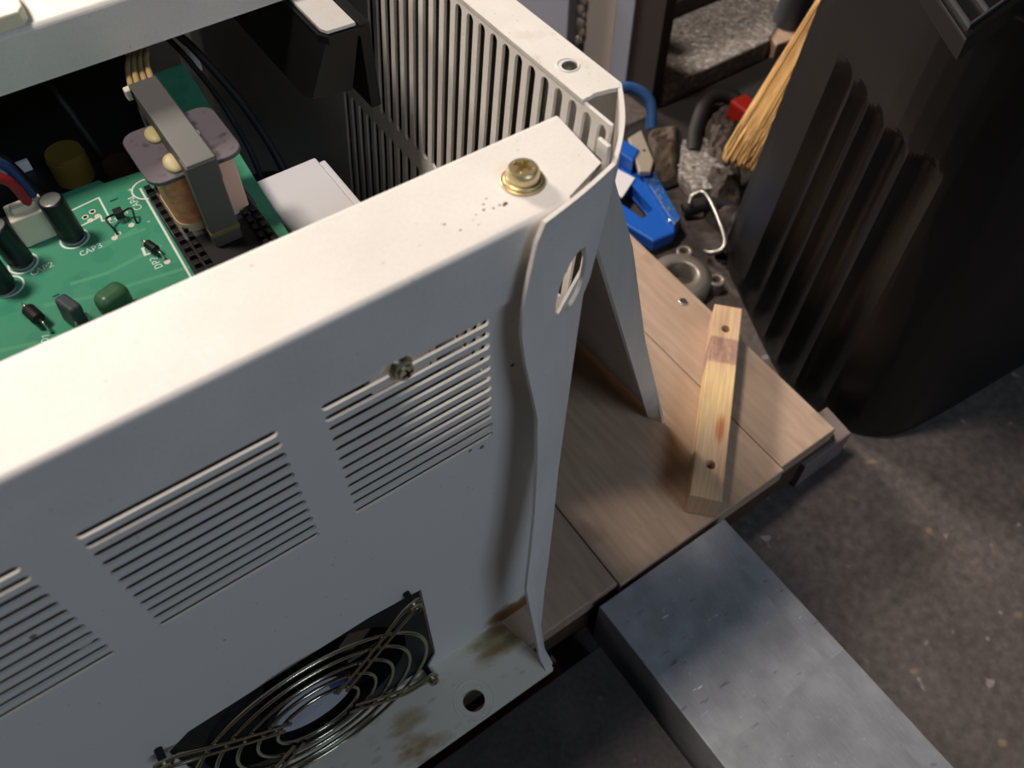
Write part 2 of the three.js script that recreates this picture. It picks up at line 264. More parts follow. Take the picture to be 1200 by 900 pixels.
// ---------------------------------------------------------------- the machine cabinet
const cab = thing('machine_cabinet', 'open white painted sheet metal machine cabinet with louvre slots and one torn, bent corner', 'cabinet', [-.2, 0, -.18]);
{
  // front panel: four blocks of slots and the fan opening
  const holes = [];
  for (const [a, b] of [[-.0664, -.0132], [-.1316, -.0790], [-.1975, -.1446], [-.263, -.2105]])
    for (let k = 0; k < 13; k++) holes.push(slotH(a, b, .2450 - k * .00535, .0029));
  holes.push([[-.149, .0995], [-.074, .0997], [-.0505, .0955], [-.0503, .016], [-.056, .004], [-.153, .004], [-.159, .012], [-.159, .0925]]);
  const pw = 2048, ph = 1100, X0 = -.46, X1 = .028;
  const map = canvasTex(pw, ph, (c, w, h) => {
    c.fillStyle = '#e0ddd7'; c.fillRect(0, 0, w, h);
    const px = x => (x - X0) / (X1 - X0) * w, py = y => h - y / .2720 * h;
    seed = 91; for (let i = 0; i < 900; i++) { c.fillStyle = `rgba(60,55,50,${rr(.05, .35)})`; c.beginPath(); c.arc(rr(0, w), rr(0, h), rr(.5, 1.6), 0, 7); c.fill(); }
    for (const [x, y, r, a] of [[-.0052, .213, 3, .9], [-.0227, .178, 3, .6], [-.018, .176, 4, .6], [-.155, .21, 4, .6], [-.12, .15, 2, .5]]) { c.fillStyle = `rgba(50,45,40,${a})`; c.beginPath(); c.arc(px(x), py(y), r, 0, 7); c.fill(); }
    for (let i = 0; i < 70; i++) { const x = rr(-.016, .012), y = Math.abs(rr(-.012, .012) + rr(-.006, .006)); c.fillStyle = `rgba(${rr(90, 130) | 0},${rr(62, 84) | 0},${rr(28, 44) | 0},${rr(.05, .12)})`; blot(c, px(x), py(y), rr(10, 40)); }
    c.strokeStyle = 'rgba(235,235,235,.5)'; c.lineWidth = 3; for (const [x, y] of [[.001, .155], [-.001, .143]]) { c.beginPath(); c.moveTo(px(x), py(y)); c.lineTo(px(x + .004), py(y + .012)); c.stroke(); }
  });
  const panelMat = std({ map, roughness: .5, bumpMap: peel, bumpScale: .00003 });
  let g = new THREE.ExtrudeGeometry(shapeOf([[X0, 0], [.0060, 0], [.0080, .10], [.0095, .18], [.0110, .225], [.0122, .2720], [X0, .2720]], holes), { depth: .0010, bevelEnabled: false }); g.translate(0, 0, -.0010);
  put('front_panel', planarUV(g, 0, X0, X1, 1, 0, .2720), panelMat, cab);
  // top rail with a bent-down lip in front
  const railPath = roundPath([[.0016, .2466], [.0020, .2729], [-.0055, .2729], [-.0288, .2729], [-.0288, .2640]], .0013);
  const rg = sheetX(railPath, .0014, X0, .0298), rp = rg.attributes.position;
  for (let i = 0; i < rp.count; i++) if (rp.getX(i) > .0297) { const z = rp.getZ(i); rp.setX(i, z >= .0005 ? .0122 : z > -.0055 ? lerp(.0128, .0282, (.0005 - z) / .006) : lerp(.0282, .0298, (-.0055 - z) / .0240)); }
  const rail = put('front_rail', boxUV(rg), M.paint, cab);
  const screw = lathe([[.0001, .0046], [.0012, .00455], [.0024, .0041], [.0033, .0032], [.0037, .0020], [.0037, .0010], [.0036, .0009]], 32);
  void rail;
  const s1 = makeScrew(cab, [.0057, T + .0001, -.0111], [0, 1, 0], 1.22, M.brass, .5);
  s1.userData.label = 'brass coloured cross head rail screw';
  makeScrew(cab, [-.0432, .2425, .0018], [.15, .1, 1], .78, M.chrome, .3);
  void screw;
  // specks on the rail
  const specks = []; seed = 5; for (const [x, z, r] of [[-.0029, -.0066, .0006], [-.0036, -.0063, .0004], [-.0065, -.0069, .0003], [-.0089, -.0078, .00035], [-.0078, -.0096, .0003], [-.0178, -.005, .0003], [-.0115, -.0075, .0002], [-.02, -.009, .0003], [-.013, -.004, .0002], [-.006, -.011, .0002], [-.0045, -.007, .0003]]) specks.push(cyl(r, .00006, [x, T + .0001, z], [0, 1, 0], 8));
  put('paint_chip', specks, std({ color: 0x4a433c, roughness: .8 }), cab, 'dark chips in the rail paint');
  // foot flange with a bolt hole, and floor pan behind it
  const fz = .0356, flMap = canvasTex(1536, 256, (c, w, h) => {
    c.fillStyle = '#dcd6c8'; c.fillRect(0, 0, w, h); seed = 33; const px = x => (x + .46) / .4555 * w, py = z => (z + .002) / (fz + .002) * h;
    for (let i = 0; i < 300; i++) { c.fillStyle = `rgba(110,90,50,${rr(.03, .15)})`; c.beginPath(); c.arc(rr(0, w), rr(0, h), rr(2, 10), 0, 7); c.fill(); }
    for (let i = 0; i < 60; i++) { const x = rr(-.03, -.004), z = rr(0, .014); c.fillStyle = `rgba(${rr(90, 125) | 0},${rr(70, 95) | 0},30,${rr(.02, .06)})`; blot(c, px(x), py(z), rr(10, 40)); }
    for (let i = 0; i < 40; i++) { const x = rr(-.088, -.07), z = rr(.012, .036); c.fillStyle = `rgba(130,88,35,${rr(.02, .07)})`; blot(c, px(x), py(z), rr(8, 30)); }
  });
  const fl = slab([[X0, -.002], [-.0135, -.002], [-.0045, .0345], [-.0055, fz], [X0, fz]], .0003, .0014, [circle(-.0455, .0255, .0054, 24)]);
  put('foot_flange', planarUV(fl, 0, X0, -.0045, 2, fz, -.002), std({ map: flMap, roughness: .55 }), cab);
  const ring = []; for (const [r, h] of [[.0098, .0003], [.0078, .0002]]) { const q = new THREE.TorusGeometry(r, h, 6, 40); q.rotateX(Math.PI / 2); q.translate(-.0455, .0017, .0255); ring.push(q); } put('hole_rim', ring, M.paintWorn, cab);
  put('floor_pan', box(X0, .008, .0003, .0017, -.40, -.002), M.paint, cab);
  { const g = new THREE.ExtrudeGeometry(shapeOf([[X0, .0003], [.1200, .0003], [.0546, .2725], [X0, .2725]]), { depth: .0014, bevelEnabled: false }); g.translate(0, 0, -.4016); put('back_panel', boxUV(g), M.paint, cab); }
  put('end_panel', box(X0 - .0015, X0, .0003, .272, -.40, .0), M.paint, cab);
  // louvre panel leaning in at the foot
  const LX = y => .0405 - .1 * (T - y), H2 = [];
  for (let k = -20; k <= 0; k++) { const z = -.0203 - (k + 20) * .00698; H2.push(slotV(-z, .1963, .2708, .0040)); }
  for (let k = 0; k <= 24; k++) { const z = -.0203 - k * .00698; H2.push(slotV(-z, .112, .1885, .0040)); }
  const lp = new THREE.ExtrudeGeometry(shapeOf([[.0052, .001], [.40, .001], [.40, .2725], [.0172, .2725], [.0170, .25], [.0163, .2], [.0147, .17], [.0128, .14], [.0092, .1], [.0064, .05]], H2), { depth: .0012, bevelEnabled: false });
  lp.rotateY(Math.PI / 2); const lpp = lp.attributes.position; for (let i = 0; i < lpp.count; i++) lpp.setX(i, lpp.getX(i) + LX(lpp.getY(i))); lp.computeVertexNormals();
  put('louvre_panel', boxUV(lp), M.paint, cab);
  { const zf = [[.001, .0052], [.05, .0064], [.1, .0092], [.14, .0128], [.17, .0147], [.2, .0163], [.25, .0170], [.2715, .0172]], xf = y => lerp(.0055, .0115, y / .2715);  // hidden inner web, added to shut the light leak behind the corner strip
    const G = grid((u, v) => { const y = lerp(.0018, .222, v); let z = .0172; for (let i = 1; i < zf.length; i++) if (y <= zf[i][0]) { z = lerp(zf[i - 1][1], zf[i][1], (y - zf[i - 1][0]) / (zf[i][0] - zf[i - 1][0])); break; } return [lerp(xf(y), LX(y) + .0004, u), y, lerp(-.0016, -z - .0004, u)]; }, 2, 24); put('light_leak_web', boxUV(solidify(G.verts, G.tris, .0010)), M.paint, cab); }
  const fm = new THREE.ExtrudeGeometry(shapeOf([[.058, .02], [.39, .02], [.39, .262], [.058, .262]]), { depth: .002, bevelEnabled: false }); fm.rotateY(Math.PI / 2); const fp = fm.attributes.position; for (let i = 0; i < fp.count; i++) fp.setX(i, fp.getX(i) + LX(fp.getY(i)) + .0065); put('added_backing', fm, std({ color: 0x2a221b, roughness: .95 }), cab, 'added dark sheet behind the louvres that makes the slots read dark');  // added dark backing: darkens the louvre slots and keeps light off the side skin
  // its top flange with a hole, ragged at the end
  const fpts = [[.0402, -.40], [.0402, -.0300]]; seed = 12; for (let i = 1; i <= 9; i++) fpts.push([.0402 + i * .0014, -.0300 + rr(-.0006, .0006) + (i > 6 ? .0004 * (i - 6) : 0)]); fpts.push([.0541, -.0300], [.0541, -.40]);
  put('side_flange', boxUV(slab(fpts, T - .0013, .0014, [circle(.0472, -.0455, .0026, 20)])), M.paintWorn, cab);
  const boss = new THREE.TorusGeometry(.0034, .0003, 6, 32); boss.rotateX(Math.PI / 2); boss.translate(.0468, T + .0001, -.0460); put('hole_rim', boss, M.paint, cab);
  const bush = lathe([[.0022, 0], [.0022, -.005], [.0027, -.005], [.0027, 0]], 20); put('threaded_bush', place(bush, [.0472, T - .0002, -.0455]), M.tin, cab);
  put('corner_tab', box(.0303, .0316, .255, .2768, -.0110, -.0062, .0003), M.paint, cab);
}
function slotV(xc, y0, y1, w) { return slotH(y0, y1, xc, w).map(p => [p[1], p[0]]).reverse(); }
function makeScrew(parent, pos, dir, s, mat, spin) {
  const D = V(...dir).normalize(), at = (k) => [pos[0] + D.x * k * s, pos[1] + D.y * k * s, pos[2] + D.z * k * s];
  // head with a cross recess: a lathed pan head, the recess cut as a sunk star in the top rings
  const N = 96, prof = [...Array.from({ length: 15 }, (_, i) => [i * .00016, .0043 - i * i * .0000008]), [.0027, .0039], [.0031, .0036], [.0034, .0031], [.00365, .0024], [.0037, .0016], [.0036, .0002]].map(([r, y]) => [r, y * .74]);
  const verts = [], tris = [];
  prof.forEach(([r, y], j) => { for (let i = 0; i < N; i++) { const a = i / N * 2 * Math.PI, x = r * Math.cos(a), z = r * Math.sin(a); const arm = Math.min(Math.abs(x), Math.abs(z)), far = Math.max(Math.abs(x), Math.abs(z)); const sink = smooth(.00060, .00048, arm) * smooth(.0023, .0019, far) * .0024; verts.push([x, y - sink, z]); } });
  for (let j = 0; j < prof.length - 1; j++) for (let i = 0; i < N; i++) { const a = j * N + i, b = j * N + (i + 1) % N, c = a + N, d = b + N; tris.push([a, b, c], [b, d, c]); }
  const g = new THREE.BufferGeometry(); g.setAttribute('position', new THREE.Float32BufferAttribute(verts.flat(), 3)); g.setIndex(tris.flat()); const cg = toCreasedNormals(g, .6); cg.setAttribute('uv', new THREE.BufferAttribute(new Float32Array(cg.attributes.position.count * 2), 2));
  cg.scale(s, s, s); const m = put('screw', place(cg, at(.0012), dir, spin), mat, parent);
  const w1 = lathe([[.0030, .0012], [.0041, .0012], [.0043, .0009], [.0043, .0005], [.0030, .0005]], 32); w1.scale(s, s, s); put('spring_washer', place(w1, pos, dir), mat, m);
  const w2 = lathe([[.0020, .0006], [.0048, .0006], [.0050, .0004], [.0050, .0000], [.0020, 0]], 32); w2.scale(s, s, s); put('washer', place(w2, pos, dir), mat, m);
  return m;
}
{ // torn corner: front strip with an oval hole, and the side skin splayed outwards
  const L = [[0, .0004, .2752, .0065], [.03, -.0024, .2701, .0070], [.07, -.0050, .2614, .0079], [.10, -.0067, .2548, .0085], [.13, -.0082, .2477, .0092], [.165, -.0090, .2398, .0100], [.22, -.0082, .2267, .0113], [.29, -.0062, .2096, .0130], [.33, -.0053, .2004, .0140], [.42, -.0062, .1780, .0162], [.53, -.0086, .1481, .0192], [.63, -.0118, .1205, .0219], [.72, -.0151, .0962, .0244], [.78, -.0146, .0803, .0260], [.89, -.0125, .0479, .0292], [.96, -.0112, .0200, .0320], [1, -.0085, .0018, .0340]];
  const R = [[0, .0310, .2729, -.0030], [.10, .0285, .2590, -.0015], [.165, .0222, .2373, .0012], [.22, .0196, .2319, .0018], [.29, .0175, .2187, .0034], [.33, .0160, .2090, .0046], [.42, .0128, .1880, .0072], [.53, .0075, .1530, .0115], [.63, .0040, .1220, .0151], [.72, .0000, .0920, .0189], [.78, -.0028, .0730, .0212], [.89, -.0063, .0410, .0250], [.96, -.0060, .0180, .0285], [1, -.0035, .0018, .0325]];
  const bulge = v => lerp(.0006, .0008, v) + .0006 * smooth(.0, .12, v) * smooth(.35, .15, v);
  const f = (u, v) => { const a = poly(L, v), b = poly(R, v), s = Math.sin(Math.PI * u) * bulge(v); return [lerp(a[0], b[0], u) + s * .35, lerp(a[1], b[1], u) + s * .1, lerp(a[2], b[2], u) + s * .9]; };
  const G = grid(f, 40, 170, { u: .62, v: .152, ru: .21, rv: .042 });
  put('corner_strip', boxUV(solidify(G.verts, G.tris, .0013)), M.paint, cab, 'torn bent corner strip with an oval hole');
  const S = [[0, .0546, .2735, -.0300], [.115, .0550, .2423, -.0300], [.15, .0585, .2325, -.0310], [.30, .0735, .1925, -.0330], [.59, .0980, .1120, -.0390], [1, .1360, .0015, -.0450]];
  const E = [[0, .0310, .2729, -.0030], [.05, .0295, .2640, -.0020], [.10, .0250, .2470, .0000], [.115, .0268, .2430, -.0008], [1, .1300, .0015, -.0530]];
  const cx = v => lerp(.0016, .0006, smooth(0, .25, v));
  const fold = (u, v) => { // u 0..0.4 the rounded corner, 0.4..1 the flat side running back
    const s = poly(S, v);
    if (u <= .4) { const k = u / .4, e = poly(E, v), b = Math.sin(Math.PI * k) * cx(v); return [lerp(e[0], s[0], k) + b * .75, lerp(e[1], s[1], k), lerp(e[2], s[2], k) + b * .75]; }
    const k = (u - .4) / .6, zb = -.39; return [lerp(s[0], lerp(.0546, s[0], .8), k), lerp(s[1], lerp(T, .0015, v), k), lerp(s[2], zb, k)];
  };
  const G2 = grid(fold, 50, 60);
  put('side_skin', boxUV(solidify(G2.verts, G2.tris, .0013)), M.paint, cab, 'side skin splayed out at the foot');
}
{ // cross rail behind, mounting tab under it, black duct
  put('rear_rail', boxUV(sheetX(roundPath([[-.1597, .2552], [-.1597, .2729], [-.3985, .2729], [-.3985, .2520]], .0016), .0014, -.46, .0355)), M.paint, cab);
  put('mounting_tab', boxUV(slab([[.0055, -.30], [.0055, -.1352], [.0069, -.1324], [.0176, -.1316], [.0186, -.30]], .2538, .0012)), M.paint, cab);
}
{
  const t = thing('air_duct', 'black plastic air duct hanging beneath the white mounting tab inside the cabinet', 'duct', [.01, .2, -.2]);
  const top = [[.0050, -.32], [.0050, -.136], [.0070, -.1325], [.0190, -.1317], [.0190, -.32]], g = slab(top, .2305, .0230), p = g.attributes.position;
  for (let i = 0; i < p.count; i++) { const k = (.2535 - p.getY(i)) / .023, s = smooth(0, 1, k); p.setX(i, p.getX(i) - .0108 * s + (p.getX(i) > .015 ? .004 * s : 0)); p.setY(i, p.getY(i) + (p.getX(i) < .005 ? .0008 : -.0012) * s); }
  g.computeVertexNormals(); put('body', g, M.blackPlastic, t);
  put('flange', slab([[.0185, -.33], [.0185, -.1308], [.0226, -.1306], [.0226, -.33]], .2190, .0355, [], .0005), M.blackPlastic, t);
  put('lip', slab([[.0040, -.32], [.0040, -.135], [.0065, -.1312], [.0205, -.1304], [.0205, -.32]], .2502, .0030), M.blackPlastic, t);
}
{ // cooling fan behind the front panel with its wire guard
  const cx = -.1085, cy = .0535;
  const t = thing('cooling_fan', 'black cooling fan with a round wire guard low in the front panel', 'fan', [cx, 0, 0]);
  const fr = new THREE.ExtrudeGeometry(shapeOf([[cx - .054, cy - .0495], [cx + .054, cy - .0495], [cx + .0575, cy - .046], [cx + .0575, cy + .046], [cx + .054, cy + .0505], [cx - .054, cy + .0505], [cx - .0575, cy + .046], [cx - .0575, cy - .046]], [circle(cx, cy, .0465, 64)]), { depth: .023, bevelEnabled: false }); fr.translate(0, 0, -.0246);
  put('frame', fr, M.black, t);
  for (let k = 0; k < 7; k++) { const a0 = k / 7 * 2 * Math.PI; const G = grid((u, v) => { const r = lerp(.018, .045, v), a = a0 + lerp(-.05, .72, u) + v * .12, z = lerp(-.020, -.007, u); return [cx + r * Math.cos(a), cy + r * Math.sin(a), z]; }, 8, 6); put('blade', solidify(G.verts, G.tris, .0012), M.black, t); }
  const hub = lathe([[.0205, -.0215], [.0205, -.0015], [.0195, -.0004], [0, -.0004]], 48); hub.rotateX(Math.PI / 2); hub.translate(cx, cy, .0012);
  const hm = put('hub', hub, M.blackPlastic, t);
  const lab = new THREE.CylinderGeometry(.0185, .0185, .0003, 48); lab.rotateX(Math.PI / 2); lab.translate(cx, cy, .0010);
  put('hub_label', planarUV(lab, 0, cx - .0185, cx + .0185, 1, cy - .0185, cy + .0185), std({ map: canvasTex(256, 256, (c) => { c.fillStyle = '#b9bcc8'; c.fillRect(0, 0, 256, 256); c.fillStyle = '#1d3f9c'; c.fillRect(190, 40, 66, 120); c.fillStyle = '#8f94a6'; for (let i = 0; i < 6; i++) c.fillRect(40, 96 + i * 16, 130 - (i % 3) * 22, 5); }), roughness: .35 }), hm, 'pale label with a blue field');
  for (const r of [.0525, .0440, .0355, .0270, .0185]) { const q = new THREE.TorusGeometry(r, .00085, 8, 96); q.translate(cx, cy, .0062); put('guard_ring', q, M.chrome, t); }
  for (const [sx, sy] of [[1, 1], [1, -1], [-1, 1], [-1, -1]]) {
    const ex = cx + sx * .0515, ey = cy + sy * .0475, q = Math.SQRT1_2, nx = -sy * q * .0026 * sx, ny = sx * q * .0026 * sx, ux = sx * q, uy = sy * q, P = (r, s, z) => [cx + ux * r + s * nx, cy + uy * r + s * ny, z];
    put('guard_arm', tube([P(.0175, 1, .0078), P(.035, 1, .0078), P(.053, 1, .0076), [ex - ux * .004 + 1.3 * nx, ey - uy * .004 + 1.3 * ny, .0062], [ex + ux * .0034, ey + uy * .0034, .0060], [ex - ux * .004 - 1.3 * nx, ey - uy * .004 - 1.3 * ny, .0062], P(.053, -1, .0076), P(.035, -1, .0078), P(.0175, -1, .0078)], .00085, 60, 8), M.chrome, t);
    makeScrew(t, [ex, ey, .0064], [0, 0, 1], .72, M.chrome, .4 + sx);
    put('standoff', cyl(.0015, .0070, [ex, ey, -.0005], [0, 0, 1]), M.black, t);
  }
}

// ---------------------------------------------------------------- circuit board and what is soldered to it
const PY = .2166;
const pcb = thing('circuit_board', 'green circuit board carrying capacitors and a copper wound transformer', 'circuit board', [-.09, .2, -.1]);
{
  const x0 = -.17, x1 = -.02, z0 = -.21, z1 = -.035, W = 1500, H = 1750;
  const map = canvasTex(W, H, (c) => {
    const X = x => (x - x0) / (x1 - x0) * W, Y = z => (z - z0) / (z1 - z0) * H;
    c.fillStyle = '#4a9878'; c.fillRect(0, 0, W, H);
    seed = 3; for (let i = 0; i < 500; i++) { c.fillStyle = `rgba(${rr(10, 60) | 0},${rr(90, 150) | 0},${rr(70, 110) | 0},.12)`; c.beginPath(); c.arc(rr(0, W), rr(0, H), rr(4, 40), 0, 7); c.fill(); }
    const line = (pts, w, col) => { c.strokeStyle = col; c.lineWidth = w; c.lineJoin = 'round'; c.beginPath(); pts.forEach((p, i) => i ? c.lineTo(X(p[0]), Y(p[1])) : c.moveTo(X(p[0]), Y(p[1]))); c.stroke(); };
    const tr = '#5aa582';
    line([[-.108, -.1085], [-.0965, -.1064], [-.0765, -.1085]], 16, tr); line([[-.118, -.104], [-.1008, -.0979], [-.09, -.0965], [-.07, -.093]], 16, tr); line([[-.0985, -.1225], [-.0875, -.1200], [-.078, -.1195]], 14, tr); line([[-.094, -.119], [-.0805, -.1215]], 12, tr); line([[-.15, -.098], [-.125, -.090], [-.11, -.075]], 16, tr); line([[-.14, -.088], [-.118, -.08]], 20, '#6fb48c');
    const wh = '#e9efe6';
    line([[-.0983, -.1431], [-.0862, -.1444], [-.0866, -.1312], [-.0892, -.1318], [-.0888, -.1345], [-.0972, -.1335]], 7, wh);
    line([[-.0722, -.1408], [-.0740, -.0880]], 8, wh);
    c.strokeStyle = wh; c.lineWidth = 7; c.beginPath(); c.arc(X(-.0700), Y(-.1390), 55, 1.2, 5.4); c.stroke();
    for (const [x, z] of [[-.1000, -.1287], [-.1180, -.1269], [-.1250, -.1190]]) { c.beginPath(); c.arc(X(x), Y(z), 47, 0, 7); c.stroke(); }
    const pad = (x, z, r = 9, col = '#e4e0cf') => { c.fillStyle = col; c.beginPath(); c.arc(X(x), Y(z), r, 0, 7); c.fill(); };
    for (const p of [[-.0935, -.1372], [-.0905, -.1385]]) { pad(...p, 12); pad(...p, 7, '#222'); }
    for (const p of [[-.0925, -.1345], [-.0897, -.1352], [-.0885, -.1212], [-.0778, -.1000], [-.0815, -.1240], [-.0868, -.1225], [-.0405, -.140], [-.0425, -.125], [-.049, -.142]]) pad(...p, 11);
    c.fillStyle = '#16573c'; c.fillRect(X(-.0835), Y(-.1405), 28, 9); c.fillRect(X(-.1105), Y(-.0935), 30, 10); c.fillRect(X(-.1145), Y(-.1065), 22, 8);
    const txt = (s, x, z, px, rot = 0, w = 'normal') => { c.save(); c.translate(X(x), Y(z)); c.rotate(rot); c.font = `${w} ${px}px sans-serif`; c.fillStyle = wh; c.fillText(s, 0, 0); c.restore(); };
    txt('CAP3', -.1010, -.1190, 34, -.05); txt('CAP2', -.1175, -.1195, 34, -.05); txt('CAP4', -.0752, -.1300, 36, -1.57); txt('DP2', -.0797, -.0985, 36, -1.57); txt('D', -.0838, -.1070, 62, .1, 'bold'); txt('+', -.0765, -.1405, 40); txt('-', -.0765, -.1212, 40);
    txt('C3', -.0875, -.1290, 26); txt('E1', -.0842, -.1265, 26); txt('C3', -.0828, -.1305, 24); txt('D1', -.1215, -.0880, 30, -1.2);
  });
  const outline = [[-.230, -.040], [-.230, -.150], [-.104, -.1538], [-.0830, -.1536], [-.0820, -.1508], [-.0672, -.1494], [-.060, -.1494], [-.052, -.1494], [-.052, -.205], [-.0305, -.205], [-.0301, -.1977], [-.0379, -.0926], [-.0408, -.040]];
  const g = slab(outline, PY - .0016, .0016);
  put('board', planarUV(g, 0, x0, x1, 2, z1, z0), std({ map, roughness: .3 }), pcb);
  for (const [x, z] of [[-.155, -.06], [-.05, -.06], [-.155, -.14], [-.045, -.19]]) put('standoff', cyl(.003, PY - .1967, [x, .1951, z]), M.brass, pcb);
  const cap = (x, z, tilt) => {
    const d = V(...tilt).normalize(), r = .0041, h = .0172, b = [x, PY + .0008, z];
    const body = lathe([[.0036, 0], [r, .0006], [r, .0026], [r * .9, .0031], [r, .0036], [r, h - .0008], [r * .93, h], [r * .78, h]], 28); const m = put('capacitor', place(body, b, tilt), M.capSleeve, pcb);
    const top = lathe([[r * .8, h - .0001], [r * .8, h + .0002], [0, h + .0002]], 24); put('top', place(top, b, tilt), M.tin, m);
    const st = new THREE.CylinderGeometry(r + .00006, r + .00006, h - .005, 10, 1, true, 1.9, .75); st.translate(0, h / 2 + .0012, 0); put('stripe', place(st, b, tilt), M.capStripe, m);
    put('foot', place(lathe([[.0030, -.0008], [.0038, -.0006], [.0038, .0003]], 20), b, tilt), M.capStripe, m);
    void d;
  };
  cap(-.1000, -.1287, [-.03, 1, .0]); cap(-.1180, -.1269, [-.06, 1, .02]); cap(-.1262, -.1186, [-.02, 1, .03]);
  // diode DP2, one more diode in front, small transistor with bent leads, slate block, green disc capacitor
  const diode = (a, b, r) => { const A = V(...a), B = V(...b), d = B.clone().sub(A), l = d.length(), dir = d.toArray(); const m = put('diode', place(lathe([[0, 0], [r * .8, 0], [r, r * .3], [r, l - r * .3], [r * .8, l], [0, l]], 18), a, dir), M.black, pcb); put('lead', tube([[a[0] - d.x * .5, PY - .001, a[2] - d.z * .5], [a[0] - d.x * .45, a[1], a[2] - d.z * .45], [a[0], a[1], a[2]]], .0004, 16, 6), M.tin, m); put('lead', tube([[b[0], b[1], b[2]], [b[0] + d.x * .45, b[1], b[2] + d.z * .45], [b[0] + d.x * .5, PY - .001, b[2] + d.z * .5]], .0004, 16, 6), M.tin, m); };
  diode([-.0805, PY + .0028, -.1090], [-.0790, PY + .0028, -.1040], .0016);
  diode([-.1222, PY + .004, -.1010], [-.1205, PY + .004, -.0945], .0022);
  { const m = put('transistor', box(-.0848, -.0818, PY + .0016, PY + .0046, -.1300, -.1268, .0003), M.black, pcb); for (const [p, q, s] of [[[-.0846, -.1290], [-.0872, -.1225], -.0026], [[-.0820, -.1285], [-.0795, -.1240], .0022]]) put('lead', tube([[p[0], PY + .003, p[1]], [(p[0] + q[0]) / 2 + s * .8, PY + .004, (p[1] + q[1]) / 2 - .001], [q[0], PY + .002, q[1]], [q[0], PY - .001, q[1]]], .0004, 24, 6), M.black, m); }
  put('film_capacitor', place(new RoundedBoxGeometry(.0042, .010, .0085, 2, .0012), [-.1110, PY + .005, -.0905], [.1, 1, 0], .35), M.darkSlate, pcb);
  { const q = new THREE.CylinderGeometry(.0062, .0062, .0055, 32); const m = put('disc_capacitor', place(new RoundedBoxGeometry(.0105, .0095, .0075, 3, .0030), [-.0985, PY + .0052, -.0878], [0, 1, 0], .35), M.epoxyGreen, pcb); void m; void q; }
  for (const [x, z] of [[-.108, -.0866], [-.0945, -.0835], [-.112, -.0862]]) put('solder_lead', cyl(.0004, .006, [x, PY - .001, z], [.1, 1, 0], 8), M.tin, pcb);
  { const fins = [box(-.228, -.047, PY + .0006, .2535, -.0450, -.0430)]; for (let i = 0; i < 19; i++) fins.push(box(-.226 + i * .0095, -.2245 + i * .0095, PY + .0006, .2535, -.0500, -.0450)); put('light_stop_bar', fins, M.black, pcb); }  // unseen finned bar added under the rail to shade the lower front slots
  // transformer
  const tr = put('transformer', slab([[-.0716, -.1340], [-.0425, -.1340], [-.0425, -.0800], [-.0728, -.0800]], PY, .0035, [], .0005), M.black, pcb, 'copper wound transformer with a grey core');
  const bumps = []; for (let i = 0; i < 12; i++) for (const [x, s] of [[-.0705, 1], [-.0672, .9], [-.0445, 1], [-.0475, .9]]) { const z = -.1325 + i * .0044; bumps.push(box(x - .0011 * s, x + .0011 * s, PY + .0034, PY + .0056, z - .0013, z + .0011, .0003)); }
  bumps.forEach(b => put('pin', b, M.blackPlastic, tr));
  const bx = -.0568, bz = -.1160;
  const rrect = (hw, hd, r, n = 6) => { const o = []; for (const [sx, sz, a0] of [[1, 1, 0], [-1, 1, 1], [-1, -1, 2], [1, -1, 3]]) for (let i = 0; i <= n; i++) { const a = (a0 + i / n) * Math.PI / 2; o.push([bx + sx * (hw - r) + r * Math.cos(a), bz + sz * (hd - r) + r * Math.sin(a)]); } return o; };
  const wg = slab(rrect(.0118, .0118, .0050), PY + .0050, .0226); const wp = wg.attributes.position, wu = wg.attributes.uv; for (let i = 0; i < wp.count; i++) wu.setXY(i, Math.atan2(wp.getX(i) - bx, wp.getZ(i) - bz), (wp.getY(i) - PY) / .02);
  put('winding', wg, M.copper, tr);
  put('winding_tape', slab(rrect(.0120, .0120, .0051), PY + .0036, .0034), M.tapeCream, tr);
  { const o = []; for (let i = 0; i <= 8; i++) { const a = -.25 + i / 8 * 1.0; o.push([bx + .0121 * 1.0, bz]); } put('side_tape', box(bx + .0042, bx + .0122, PY + .0050, PY + .0276, bz - .0095, bz + .0122, .0006), M.tapePink, tr); void o; }
  put('bobbin', slab(rrect(.0158, .0150, .0052), .2442, .0016, [], .0004), M.bobbin, tr, 'purple grey bobbin flange');
  put('bobbin_foot', slab(rrect(.0150, .0145, .005), PY + .0022, .0014), M.bobbin, tr);
  put('core', [boxUV(box(-.0617, -.0520, .2450, .2538, -.1440, -.0930, .0005)), boxUV(box(-.0621, -.0524, PY + .001, .2533, -.0990, -.0927, .0005)), boxUV(box(-.0617, -.0520, PY + .001, .2533, -.1440, -.1390, .0005))], M.ferrite, tr, 'grey ferrite core');
  put('yellow_tape', box(-.0623, -.0522, PY + .0080, PY + .0097, -.0993, -.0925, .0001), std({ color: 0x6b6338, roughness: .5 }), tr);
  for (const [z, s] of [[-.1245, 1], [-.1075, 1.1]]) { const q = new THREE.SphereGeometry(1, 20, 14); q.scale(.0030 * s, .0016, .0046 * s); q.translate(-.0625, .2462, z); put('glue', q, M.tapeYellow, tr, 'yellowed glue blob'); }
  { const q = new THREE.SphereGeometry(1, 14, 10); q.scale(.0010, .0008, .0018); q.translate(-.0508, .2466, -.1170); put('glue', q, M.cream, tr); }
}
